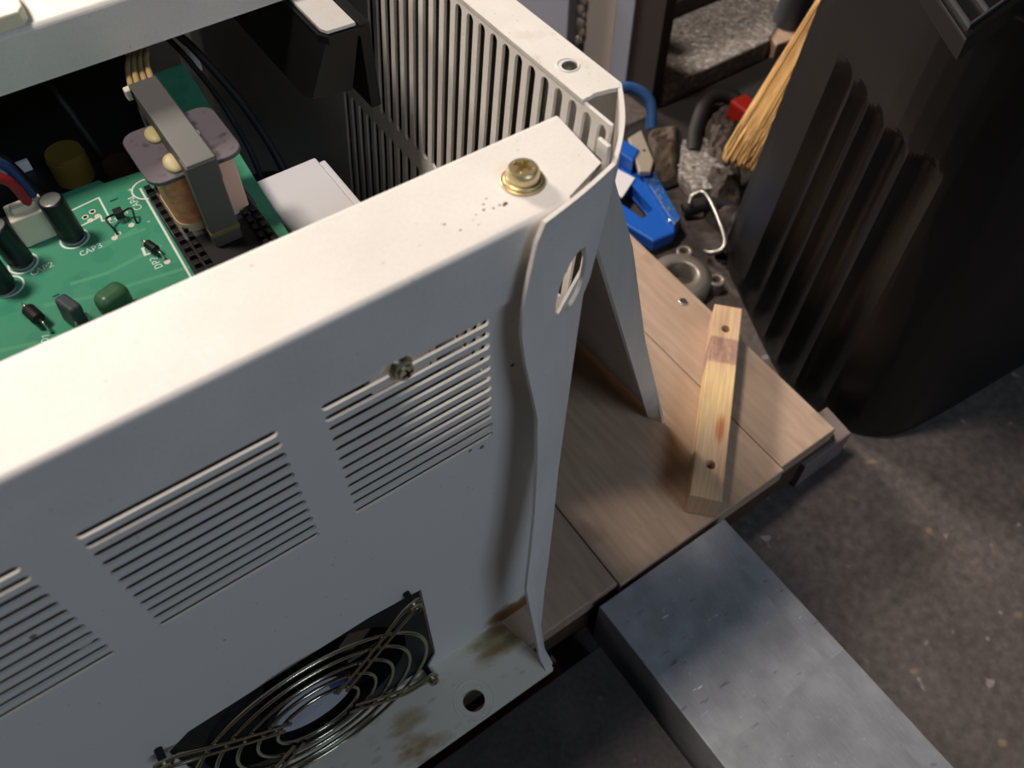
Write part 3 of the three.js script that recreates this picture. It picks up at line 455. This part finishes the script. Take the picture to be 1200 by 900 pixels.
{ // loose things inside
  const c = thing('terminal_block', 'cream plastic terminal block standing on the board between two capacitors', 'connector', [-.109, PY, -.134]);
  put('body', box(-.1150, -.1030, PY, PY + .0120, -.1430, -.1330, .0008), M.cream, c); put('key', box(-.1130, -.1050, PY + .0118, PY + .0140, -.1400, -.1360, .0006), M.cream, c);
  single('red_wire', tube([[-.128, .2380, -.150], [-.1165, .2440, -.139], [-.1090, .2405, -.1375], [-.1070, .2300, -.1375]], .0017, 40, 10), M.redWire, 'red wire bending down into the cream terminal block', 'wire');
  single('blue_wire', tube([[-.130, .2430, -.158], [-.1160, .2485, -.142], [-.1075, .2440, -.1405], [-.1050, .2300, -.1400]], .0017, 40, 10), M.blueWire, 'dark blue wire arching over the red wire', 'wire');
  for (let i = 0; i < 4; i++) single('tan_wire', tube([[-.0610 + i * .0024, .2470, -.1456], [-.0600 + i * .0024, .2492 + (i % 2) * .001, -.150], [-.0565 + i * .0022, .2460, -.166], [-.0505 + i * .0022, .2370, -.190], [-.046 + i * .002, .22, -.225]], .0011, 40, 8), M.tan, ['leftmost of the four tan wires behind the transformer core', 'second from the left of the four tan wires behind the transformer', 'third from the left of the four tan wires behind the transformer', 'rightmost of the four tan wires behind the transformer core'][i], 'wire', 'bundle of tan wires');
  single('tape_end', box(-.0632, -.0602, .2465, .2505, -.1490, -.1458, .0006), M.cream, 'cream tape end stuck behind the transformer core', 'tape');
  const w = thing('relay_cover', 'white plastic cover box beside the right edge of the circuit board', 'cover', [-.018, .15, -.1]);
  put('shell', box(-.0325, -.0052, .150, .2000, -.1405, -.058, .0010), M.white, w); put('lid_step', box(-.0050, -.0022, .150, .1985, -.1385, -.058, .0006), M.white, w); put('base', box(-.034, -.001, .0017, .150, -.138, -.058), M.black, w);
  const pm = thing('dark_filler_block', 'added dark block filling the cabinet so the front slots read dark', 'dark block', [-.24, .0017, -.2]);  // unseen filler, put inside so the front slots look dark
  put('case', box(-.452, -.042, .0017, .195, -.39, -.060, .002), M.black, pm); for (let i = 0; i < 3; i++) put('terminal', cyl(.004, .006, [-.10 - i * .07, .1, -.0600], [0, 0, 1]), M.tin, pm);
  // dim parts at the back
  const tall = (n, x, z, r, y0, y1, m, l) => { const t = thing(n, l, 'capacitor', [x, y0, z]); put('can', cyl(r, y1 - y0, [x, y0, z], [0, 1, 0], 24), m, t); put('cap', cyl(r * .93, .002, [x, y1, z], [0, 1, 0], 24), m, t); };
  tall('tall_capacitor', -.0885, -.190, .0075, .1952, .206, M.amber, 'dull yellow tall capacitor in the dark behind the board');
  tall('brown_capacitor', -.0725, -.182, .006, .1952, .199, M.brown, 'brown capacitor just behind the notched board edge');
  single('black_cable', tube([[-.030, .232, -.205], [-.024, .222, -.200], [-.016, .202, -.180], [-.0135, .180, -.158], [-.015, .14, -.14], [-.02, .05, -.16]], .0017, 50, 8), M.rubber, 'black cable curving down in front of the louvre panel', 'cable');
  single('black_cable', tube([[-.033, .228, -.215], [-.027, .216, -.205], [-.023, .200, -.182], [-.0225, .17, -.165], [-.025, .05, -.17]], .0012, 40, 8), M.rubber, 'thinner black cable to the left of the curving cable', 'cable');
  single('hanging_wire', tube([[-.082, .235, -.198], [-.080, .226, -.188], [-.077, .208, -.182], [-.0765, .1975, -.195]], .0012, 40, 8), M.rubber, 'dark wire hanging over the dull yellow capacitor', 'wire');
  single('hanging_wire', tube([[-.130, .234, -.19], [-.1105, .222, -.182], [-.1035, .206, -.170], [-.0965, .199, -.164], [-.093, .1975, -.17]], .0022, 40, 8), M.rubber, 'thick black wire running down beside the white baffle', 'wire');
  single('pale_ribbon', [box(-.0290, -.0215, .206, .2345, -.2135, -.2125), box(-.0262, -.0255, .206, .2345, -.2120, -.2110)], M.white, 'pale grey strip standing behind the circuit board', 'strip');
  single('white_baffle', box(-.15, -.1015, .1952, .200, -.206, -.2045), M.white, 'white sheet metal baffle at the back left of the cabinet', 'baffle');
  for (const [y, r] of [[.172, .017], [.186, .0125]]) { const q = new THREE.TorusGeometry(r, .0042, 12, 40); q.rotateX(Math.PI / 2 - .25); q.translate(-.0235, y - .02, -.172); single('toroid_choke', q, M.rubber, r > .015 ? 'larger black ring choke under the black cables' : 'smaller black ring choke resting on the larger one', 'choke'); }
  const k = thing('socket_connector', 'cream plastic socket connector standing on the white rear rail', 'connector', [-.0945, T, -.172]);
  const cz0 = -.1860, cz1 = -.1600; put('housing', slab([[-.125, cz0], [-.0800, cz0], [-.0785, -.176], [-.0795, -.1630], [-.0815, cz1], [-.125, cz1]], T, .0050, [[[-.115, -.1785], [-.0870, -.1785], [-.0860, -.176], [-.0870, -.1680], [-.115, -.1680]]], .0006), M.cream, k);
  put('recess', box(-.115, -.0862, T + .0002, T + .0018, -.1785, -.1680), std({ color: 0x6e4d1e, roughness: .6 }), k); put('pin', cyl(.0008, .0045, [-.0915, T + .001, -.1695]), M.brass, k);
}

// ---------------------------------------------------------------- waste bin at the right
{
  const t = thing('waste_bin', 'tall black plastic waste bin with moulded flutes standing on the floor', 'bin', [.4, FLOOR, -.06]);
  // section: rounded rectangle turned so its fluted face looks at the cabinet
  const c0 = [[.2930, -.150], [.2835, -.1335], [.2523, -.0600], [.2455, -.0300], [.2470, -.0080], [.2560, .0150], [.2760, .0305], [.3110, .0370], [.3840, .0425], [.50, .049], [.545, .035], [.555, 0], [.55, -.12], [.53, -.145], [.49, -.157], [.33, -.160], [.30, -.158]];
  const curve = new THREE.CatmullRomCurve3(c0.map(p => V(p[0], 0, p[1])), true, 'catmullrom', .5), N = 420, pts = curve.getSpacedPoints(N); pts.pop();
  const cen = V(.40, 0, -.065), tot = N;
  // arc length along the fluted face measured from the back corner
  const rows = []; const ys = [0, .0015, .004, .008, .014, .02, .03, .045, .06, .08, .1, .12, .14, .155, .165, .172, .178, .184, .188, .192, .196, .2, .205, .215, .25, .29];
  const faceS = i => { const p = pts[i]; const d = V(.2455 - .2795, 0, -.03 + .1335).normalize(); return (p.x - .2795) * d.x + (p.z + .1335) * d.z; };
  const verts = [], tris = [];
  ys.forEach((h, j) => {
    const foot = h < .012 ? .003 * (1 - h / .012) ** 2 : 0, tap0 = -.019 * h / .25;
    for (let i = 0; i < tot; i++) {
      const p = pts[i], out = p.clone().sub(cen).normalize(); let s = faceS(i), x = p.x, z = p.z;
      const onFace = p.x < .30 && p.z < .016 && s > .012 && s < .135; let depth = 0;
      const endY = .200;
      if (onFace) { const w = .0222, ph = (s - .017) / w; const fr = ph - Math.floor(ph), k = Math.floor(ph); if (k >= 0 && k < 5) depth = .0078 * Math.pow(Math.max(0, Math.sin(Math.PI * fr)), 1.1) * smooth(.002, .02, h) * smooth(endY, endY - .014 + .004 * Math.cos(Math.PI * (fr - .5)), h); }
      const off = -depth - foot + tap0 * smooth(-.22, -.17, p.z) * smooth(.40, .30, p.x); verts.push([x + out.x * off, FLOOR + h, z + out.z * off]);
    }
  });
  for (let j = 0; j < ys.length - 1; j++) for (let i = 0; i < tot; i++) { const a = j * tot + i, b = j * tot + (i + 1) % tot, c = a + tot, d = b + tot; tris.push([a, c, b], [b, c, d]); }
  const base = verts.length; verts.push([cen.x, FLOOR, cen.z]); for (let i = 0; i < tot; i++) tris.push([base, i, (i + 1) % tot]);
  void rows; void base;
  // orient outwards
  const A = V(...verts[tris[0][0]]), nrm = V(...verts[tris[0][1]]).sub(A).cross(V(...verts[tris[0][2]]).sub(A)); const T2 = nrm.dot(A.clone().sub(V(cen.x, A.y, cen.z))) < 0 ? tris.map(q => [q[0], q[2], q[1]]) : tris;
  put('shell', solidify(verts, T2, .003, .5), std({ color: 0x060607, roughness: .42 }), t);
  const lip = new THREE.TubeGeometry(new THREE.CatmullRomCurve3(pts.filter((p, i) => i % 14 === 0).map(p => V(p.x + (p.x - cen.x) * .05, FLOOR + .29, p.z + (p.z - cen.z) * .05)), true), 160, .004, 8, true); put('rim', lip, M.blackPlastic, t);
}
{
  const t = thing('plastic_tray', 'black plastic tray with pale ridges lying across the bin top', 'tray', [.25, .212, -.05]);
  const d1 = V(.0154, 0, -.0262).normalize(), d2 = V(.0449, 0, -.0059).normalize(), O = V(.1815, 0, .0020), q = (a, b) => [O.x + d1.x * a + d2.x * b, O.z + d1.z * a + d2.z * b], Y = .2600;
  put('base', slab([q(0, 0), q(.19, 0), q(.19, .20), q(0, .20)], Y - .0095, .0080, [], .0008), M.blackPlastic, t);
  const rid = std({ color: 0x3a3b3e, roughness: .4 });
  for (const b of [.0045, .0170]) put('ridge', slab([q(.0048, b), q(.19, b), q(.19, b + .0011), q(.0048, b + .0011)], Y - .0016, .0016), rid, t);
  put('ridge', slab([q(.0040, .0045), q(.0050, .0045), q(.0050, .20), q(.0040, .20)], Y - .0016, .0016), rid, t);
}

// ---------------------------------------------------------------- clutter on the floor behind
{ // broom leaning behind the bin
  const t = thing('broom', 'straw broom head with tan bristles leaning behind the black bin', 'broom', [.35, FLOOR, -.19]);
  const top = V(.482, .120, -.234), bot = V(.347, -.004, -.190), ax = bot.clone().sub(top).normalize(), side = V(-.55, 0, -.83).normalize(); side.addScaledVector(ax, -side.dot(ax)).normalize(); const nn = ax.clone().cross(side);
  const br = []; seed = 42; const L = top.distanceTo(bot);
  for (let i = 0; i < 1500; i++) { const s = rr(-1, 1), d = rr(-1, 1) * Math.sqrt(1 - s * s * .6), l = L * rr(.86, 1.03), a = top.clone().addScaledVector(side, s * .010).addScaledVector(nn, d * .006), b = top.clone().addScaledVector(ax, l).addScaledVector(side, s * .021 + rr(-.002, .002)).addScaledVector(nn, d * .011); const m = a.clone().lerp(b, .5).addScaledVector(side, s * .002); br.push(new THREE.TubeGeometry(new THREE.QuadraticBezierCurve3(a, m, b), 3, rr(.00028, .0005), 3)); }
  const b = put('bristles', br, std({ map: dataTex(64, 64, (u, v) => { const n = fbm(u * 9, v * 2, 6, 3); return [.82 + n * .4, .66 + n * .4, .40 + n * .3]; }), roughness: .6 }), t); b.userData.kind = 'stuff';
  put('core', place(new THREE.CylinderGeometry(.007, .009, L * .8, 16), top.clone().lerp(bot, .40).toArray(), ax.clone().negate().toArray()), std({ color: 0x9c7c46, roughness: .8 }), t);
  put('stitching', place(new THREE.TorusGeometry(.0118, .0012, 6, 30).rotateX(Math.PI / 2), top.clone().lerp(bot, .35).toArray(), ax.toArray()), std({ color: 0x8c3a2a, roughness: .6 }), t);
  put('handle', cyl(.010, .9, top.toArray(), ax.clone().negate().toArray(), 16), std({ color: 0x8a6a42, roughness: .6 }), t);
}
// lumpy cloth: a crumpled closed blob resting on the floor
function rag(name, label, cat, outline, h, mat, z, g) {
  const cx = outline.reduce((s, p) => s + p[0], 0) / outline.length, cz = outline.reduce((s, p) => s + p[1], 0) / outline.length;
  const cur = new THREE.CatmullRomCurve3(outline.map(p => V(p[0], 0, p[1])), true); const n = 72, m = 22, verts = [], tris = [], P = cur.getPoints(n);
  for (let j = 0; j <= m; j++) for (let i = 0; i < n; i++) { const k = j / m, x = lerp(P[i].x, cx, k), q = lerp(P[i].z, cz, k); const prof = Math.sqrt(1 - (1 - k) ** 2); const nz = fbm(x * 70, q * 70, z, 4), fo = Math.abs(fbm(x * 34, q * 34, z + 5, 3)); verts.push([x + fbm(x * 50, q * 50, z + 3, 2) * .004, FLOOR + .0005 + prof * h * clamp(.85 + nz * .8 - fo * 1.3 + .25, .15, 1.5), q]); }
  for (let j = 0; j < m; j++) for (let i = 0; i < n; i++) { const a = j * n + i, b = j * n + (i + 1) % n, c = a + n, d = b + n; tris.push([a, b, c], [b, d, c]); }
  const A = V(...verts[tris[0][0]]); void A; const ge = new THREE.BufferGeometry(); ge.setAttribute('position', new THREE.Float32BufferAttribute(verts.flat(), 3)); ge.setIndex(tris.flat()); ge.computeVertexNormals(); if (ge.attributes.normal.getY(m * n >> 1) < 0) { ge.setIndex(tris.map(q => [q[0], q[2], q[1]]).flat()); ge.computeVertexNormals(); }
  return single(name, boxUV(ge), mat, label, cat, g);
}
const cloth = (c, k) => std({ map: scaled(dataTex(128, 128, (u, v) => { const n = fbm(u * 12, v * 12, k, 4) * .22; return c.map(x => x + n * x * 2); }), .08), roughness: .9 });
rag('brown_rag', 'grey brown rag crumpled on the floor beside the broom bristles', 'rag', [[.398, -.290], [.422, -.284], [.405, -.250], [.372, -.222], [.345, -.214], [.352, -.240], [.370, -.268]], .022, cloth([.30, .265, .245], 3), 2);
rag('brown_rag', 'darker brown rag lying under the tip of the broom', 'rag', [[.356, -.238], [.376, -.226], [.345, -.186], [.318, -.168], [.312, -.185], [.325, -.210]], .018, cloth([.25, .225, .21], 9), 12);
rag('tan_cloth', 'tan cloth scrap on the floor behind the blue clamp', 'rag', [[.345, -.298], [.368, -.292], [.345, -.262], [.322, -.240], [.305, -.243], [.325, -.270]], .012, cloth([.34, .295, .25], 15), 22);
single('red_tool_grip', [box(.397, .415, -.028, -.010, -.264, -.244, .003)], std({ color: 0xb4281c, roughness: .5 }), 'small red plastic grip beside the broom bristles', 'grip');
single('black_hose', tube([[.350, -.034, -.250], [.365, -.026, -.265], [.392, -.016, -.280], [.410, -.018, -.268], [.398, -.028, -.245], [.372, -.036, -.228]], .0065, 60, 10), M.rubber, 'black hose looped around the grey brown rag', 'hose');
single('black_hose', tube([[.30, -.038, -.205], [.318, -.034, -.196], [.330, -.036, -.180], [.312, -.038, -.160], [.29, -.038, -.15]], .0060, 50, 10), M.rubber, 'short black hose lying between the wire hook and the blue clamp', 'hose');
single('rubber_mat', boxUV(slab([[.24, -.315], [.58, -.318], [.58, -.235], [.43, -.215], [.31, -.235]], FLOOR, .004, [], .0008)), std({ color: 0x1c1a18, roughness: .85 }), 'black rubber mat on the floor before the speckled slab', 'mat');
function speckled(name, label, pts, y0, h, n, sd) {
  const cx = pts.reduce((s, p) => s + p[0], 0) / pts.length, cz = pts.reduce((s, p) => s + p[1], 0) / pts.length;
  const t = thing(name, label, 'concrete', [cx, y0, cz]);
  put('slab', boxUV(slab(pts, y0, h, [], .0015)), std({ map: scaled(dataTex(512, 512, (u, v) => { const a = fbm(u * 36, v * 36, sd, 3), l = smooth(.1, .28, fbm(u * 22, v * 22, sd + 4, 2)), k = smooth(.15, .3, fbm(u * 26, v * 26, sd + 9, 2)); return [.53 + a * .25 + l * .22 - k * .18, .505 + a * .25 + l * .21 - k * .18, .485 + a * .25 + l * .2 - k * .18]; }), .15), roughness: .5 }), t);
  const base = new THREE.IcosahedronGeometry(1, 1), im = new THREE.InstancedMesh(base, std({ color: 0xffffff, roughness: .35 }), n); seed = sd * 77 + 1; const m4 = new THREE.Matrix4(), q = new THREE.Quaternion(), minx = Math.min(...pts.map(p => p[0])), maxx = Math.max(...pts.map(p => p[0])), minz = Math.min(...pts.map(p => p[1])), maxz = Math.max(...pts.map(p => p[1]));
  const inside = (x, z) => { let r = false; for (let i = 0, j = pts.length - 1; i < pts.length; j = i++) { const [xi, zi] = pts[i], [xj, zj] = pts[j]; if ((zi > z) !== (zj > z) && x < (xj - xi) * (z - zi) / (zj - zi) + xi) r = !r; } return r; };
  let c = 0, guard = 0; while (c < n && guard++ < n * 20) { const x = rr(minx + .002, maxx - .002), z = rr(minz + .002, maxz - .002); if (!inside(x, z)) continue; const s = rr(.0008, .0024); q.setFromEuler(new THREE.Euler(0, rr(0, 6), 0)); m4.compose(V(x - cx, h - .0003, z - cz), q, V(s * rr(.8, 1.6), s * .26, s)); im.setMatrixAt(c, m4); const g = rr(.14, .42); im.setColorAt(c, new THREE.Color(g, g * .97, g * .93)); c++; }
  im.count = c; im.name = 'pebbles'; im.userData.kind = 'stuff'; im.castShadow = im.receiveShadow = true; t.add(im);
}
speckled('concrete_slab', 'speckled stone slab with exposed pebbles beside the dark post', [[.379, -.3215], [.505, -.322], [.560, -.352], [.560, -.399], [.379, -.399], [.379, -.322]], FLOOR, .020, 900, 3);
speckled('concrete_rubble', 'broken speckled concrete lump lying behind the wire hook', [[.352, -.266], [.372, -.256], [.362, -.226], [.340, -.204], [.318, -.212], [.322, -.236]], FLOOR, .014, 260, 8);
{ // grey machine stand in the background: posts, foot rail, pale panel
  const t = thing('machine_stand', 'grey steel machine stand with a dark square post and foot rail', 'stand', [.42, FLOOR, -.38]);
  const gp = std({ color: 0xa7a19b, roughness: .6 }), bl = std({ color: 0x8d93a3, roughness: .55 }), dk = std({ color: 0x2e2725, roughness: .65 });
  put('post', box(.366, .3775, FLOOR, .062, -.3555, -.3225, .001), dk, t, 'dark square post');
  put('corner_strip', box(.3635, .392, FLOOR, .062, -.3780, -.3557, .001), bl, t, 'blue grey corner strip');
  put('side_panel', box(.3640, .390, FLOOR, .062, -.4180, -.3782, .001), gp, t, 'beige grey side panel');
  put('blue_panel', box(.3500, .372, FLOOR, .062, -.520, -.4260, .001), bl, t, 'pale blue grey panel');
  put('foot_rail', box(.376, .64, FLOOR + .002, -.010, -.416, -.4000, .001), dk, t, 'dark foot rail');
  put('kick_plate', box(.40, .64, FLOOR, .02, -.430, -.4175, .001), gp, t);
  const fo = []; seed = 8; for (let i = 0; i < 46; i++) { const q = new THREE.IcosahedronGeometry(rr(.002, .0042), 1); q.scale(.6, 1.3, 1); q.translate(.362 + rr(-.001, .001), rr(-.03, .05), -.4225 + rr(-.0045, .0045)); fo.push(q); }
  const seal = put('foam_seal', fo, std({ color: 0x9a948c, roughness: .25, metalness: .5 }), t, 'lumpy silvery sealant strip'); seal.userData.kind = 'stuff';
}
single('grey_tube', tube([[.545, -.03, -.335], [.54, .06, -.325], [.548, .2, -.34]], .016, 30, 14), std({ color: 0x3f4349, roughness: .5 }), 'dark grey tube standing behind the broom', 'tube');
single('white_card', boxUV(slab([[.558, -.404], [.60, -.404], [.60, -.37], [.562, -.372]], FLOOR, .012)), M.white, 'white card corner on the floor past the speckled slab', 'card');
single('wooden_chock', boxUV(slab([[.509, -.315], [.535, -.312], [.548, -.345], [.52, -.35]], FLOOR, .018, [], .001)), plankMats[0], 'small pale wooden block at the end of the speckled slab', 'block');
{ // blue clamp
  const t = thing('blue_clamp', 'bright blue plastic clamp with a slotted body lying behind the platform', 'clamp', [.28, FLOOR, -.235]);
  const blue = std({ color: 0x1358b8, roughness: .45 });
  put('body', slab([[.262, -.262], [.286, -.266], [.296, -.262], [.305, -.256], [.281, -.190], [.271, -.184], [.252, -.186], [.246, -.213], [.250, -.236]], -.040, .011, [[[.2650, -.252], [.2800, -.246], [.2755, -.212], [.2600, -.207], [.2565, -.232]]], .0015), blue, t);
  put('bar', slab([[.295, -.262], [.3055, -.257], [.2820, -.190], [.2730, -.187]], -.0292, .0045, [], .001), std({ map: scaled(dataTex(128, 128, (u, v) => { const n = fbm(u * 14, v * 14, 4, 3) > .16; return n ? [.45, .47, .34] : [.10, .34, .66]; }), .04), roughness: .5 }), t, 'worn blue bar with yellow scuffs');
  put('lever', slab([[.303, -.280], [.318, -.282], [.302, -.247], [.291, -.238], [.284, -.243]], -.022, .0045, [circle(.3035, -.2605, .0022, 14)], .0008), std({ color: 0xb3aa9c, roughness: .45, metalness: .3 }), t, 'pale metal lever');
  put('band', tube([[.300, -.010, -.312], [.318, -.004, -.320], [.334, -.004, -.316], [.343, -.012, -.302], [.336, -.028, -.288]], .0046, 40, 10), std({ color: 0x2f5d9c, roughness: .55 }), t, 'curved blue grip');
  put('trigger', slab([[.283, -.278], [.297, -.284], [.300, -.262], [.286, -.254]], -.032, .016, [], .0015), blue, t);
  put('label_plate', slab([[.260, -.262], [.280, -.266], [.285, -.248], [.262, -.236]], -.0288, .0008), M.white, t, 'white label plate');
  put('yellow_jaw', slab([[.291, -.262], [.300, -.264], [.302, -.254], [.294, -.250]], -.0235, .005, [], .0008), std({ color: 0xb7a66a, roughness: .6 }), t);
  put('rivet', place(lathe([[0, .0016], [.0016, .0013], [.0024, 0], [.0024, -.002]], 18), [.2765, -.0280, -.1945]), M.tin, t);
}
single('wire_hook', tube([[.3010, -.028, -.2010], [.3055, -.024, -.2030], [.3110, -.020, -.1985], [.3060, -.017, -.1850], [.2960, -.017, -.1640], [.2885, -.019, -.1500], [.2830, -.022, -.1462], [.2775, -.026, -.1500], [.2780, -.030, -.1565], [.2820, -.034, -.1590]], .0020, 90, 10), std({ color: 0x8f8d88, roughness: .38, metalness: .9 }), 'bent silver wire hook lying between the blue clamp and the bin', 'hook');
{ // motor end flange half hidden by the platform edge
  const t = thing('metal_flange', 'round cast metal flange with bolt lugs beside the platform edge', 'flange', [.259, FLOOR, -.152]);
  const al = std({ color: 0x8b857d, roughness: .4, metalness: .5 });
  put('body', place(lathe([[.010, 0], [.022, 0], [.023, .004], [.0225, .012], [.017, .013], [.015, .014], [.010, .014], [.010, 0]], 40), [.2490, FLOOR, -.150]), al, t);
  for (const [a, r] of [[-.75, .026], [.75, .026]]) { const x = .2490 + r * Math.cos(a), z = -.150 + r * Math.sin(a); put('lug', place(lathe([[.0026, 0], [.0062, 0], [.0062, .011], [.0055, .012], [.0026, .012], [.0026, 0]], 24), [x, FLOOR, z]), al, t); }
}
renderer.render(scene, camera);
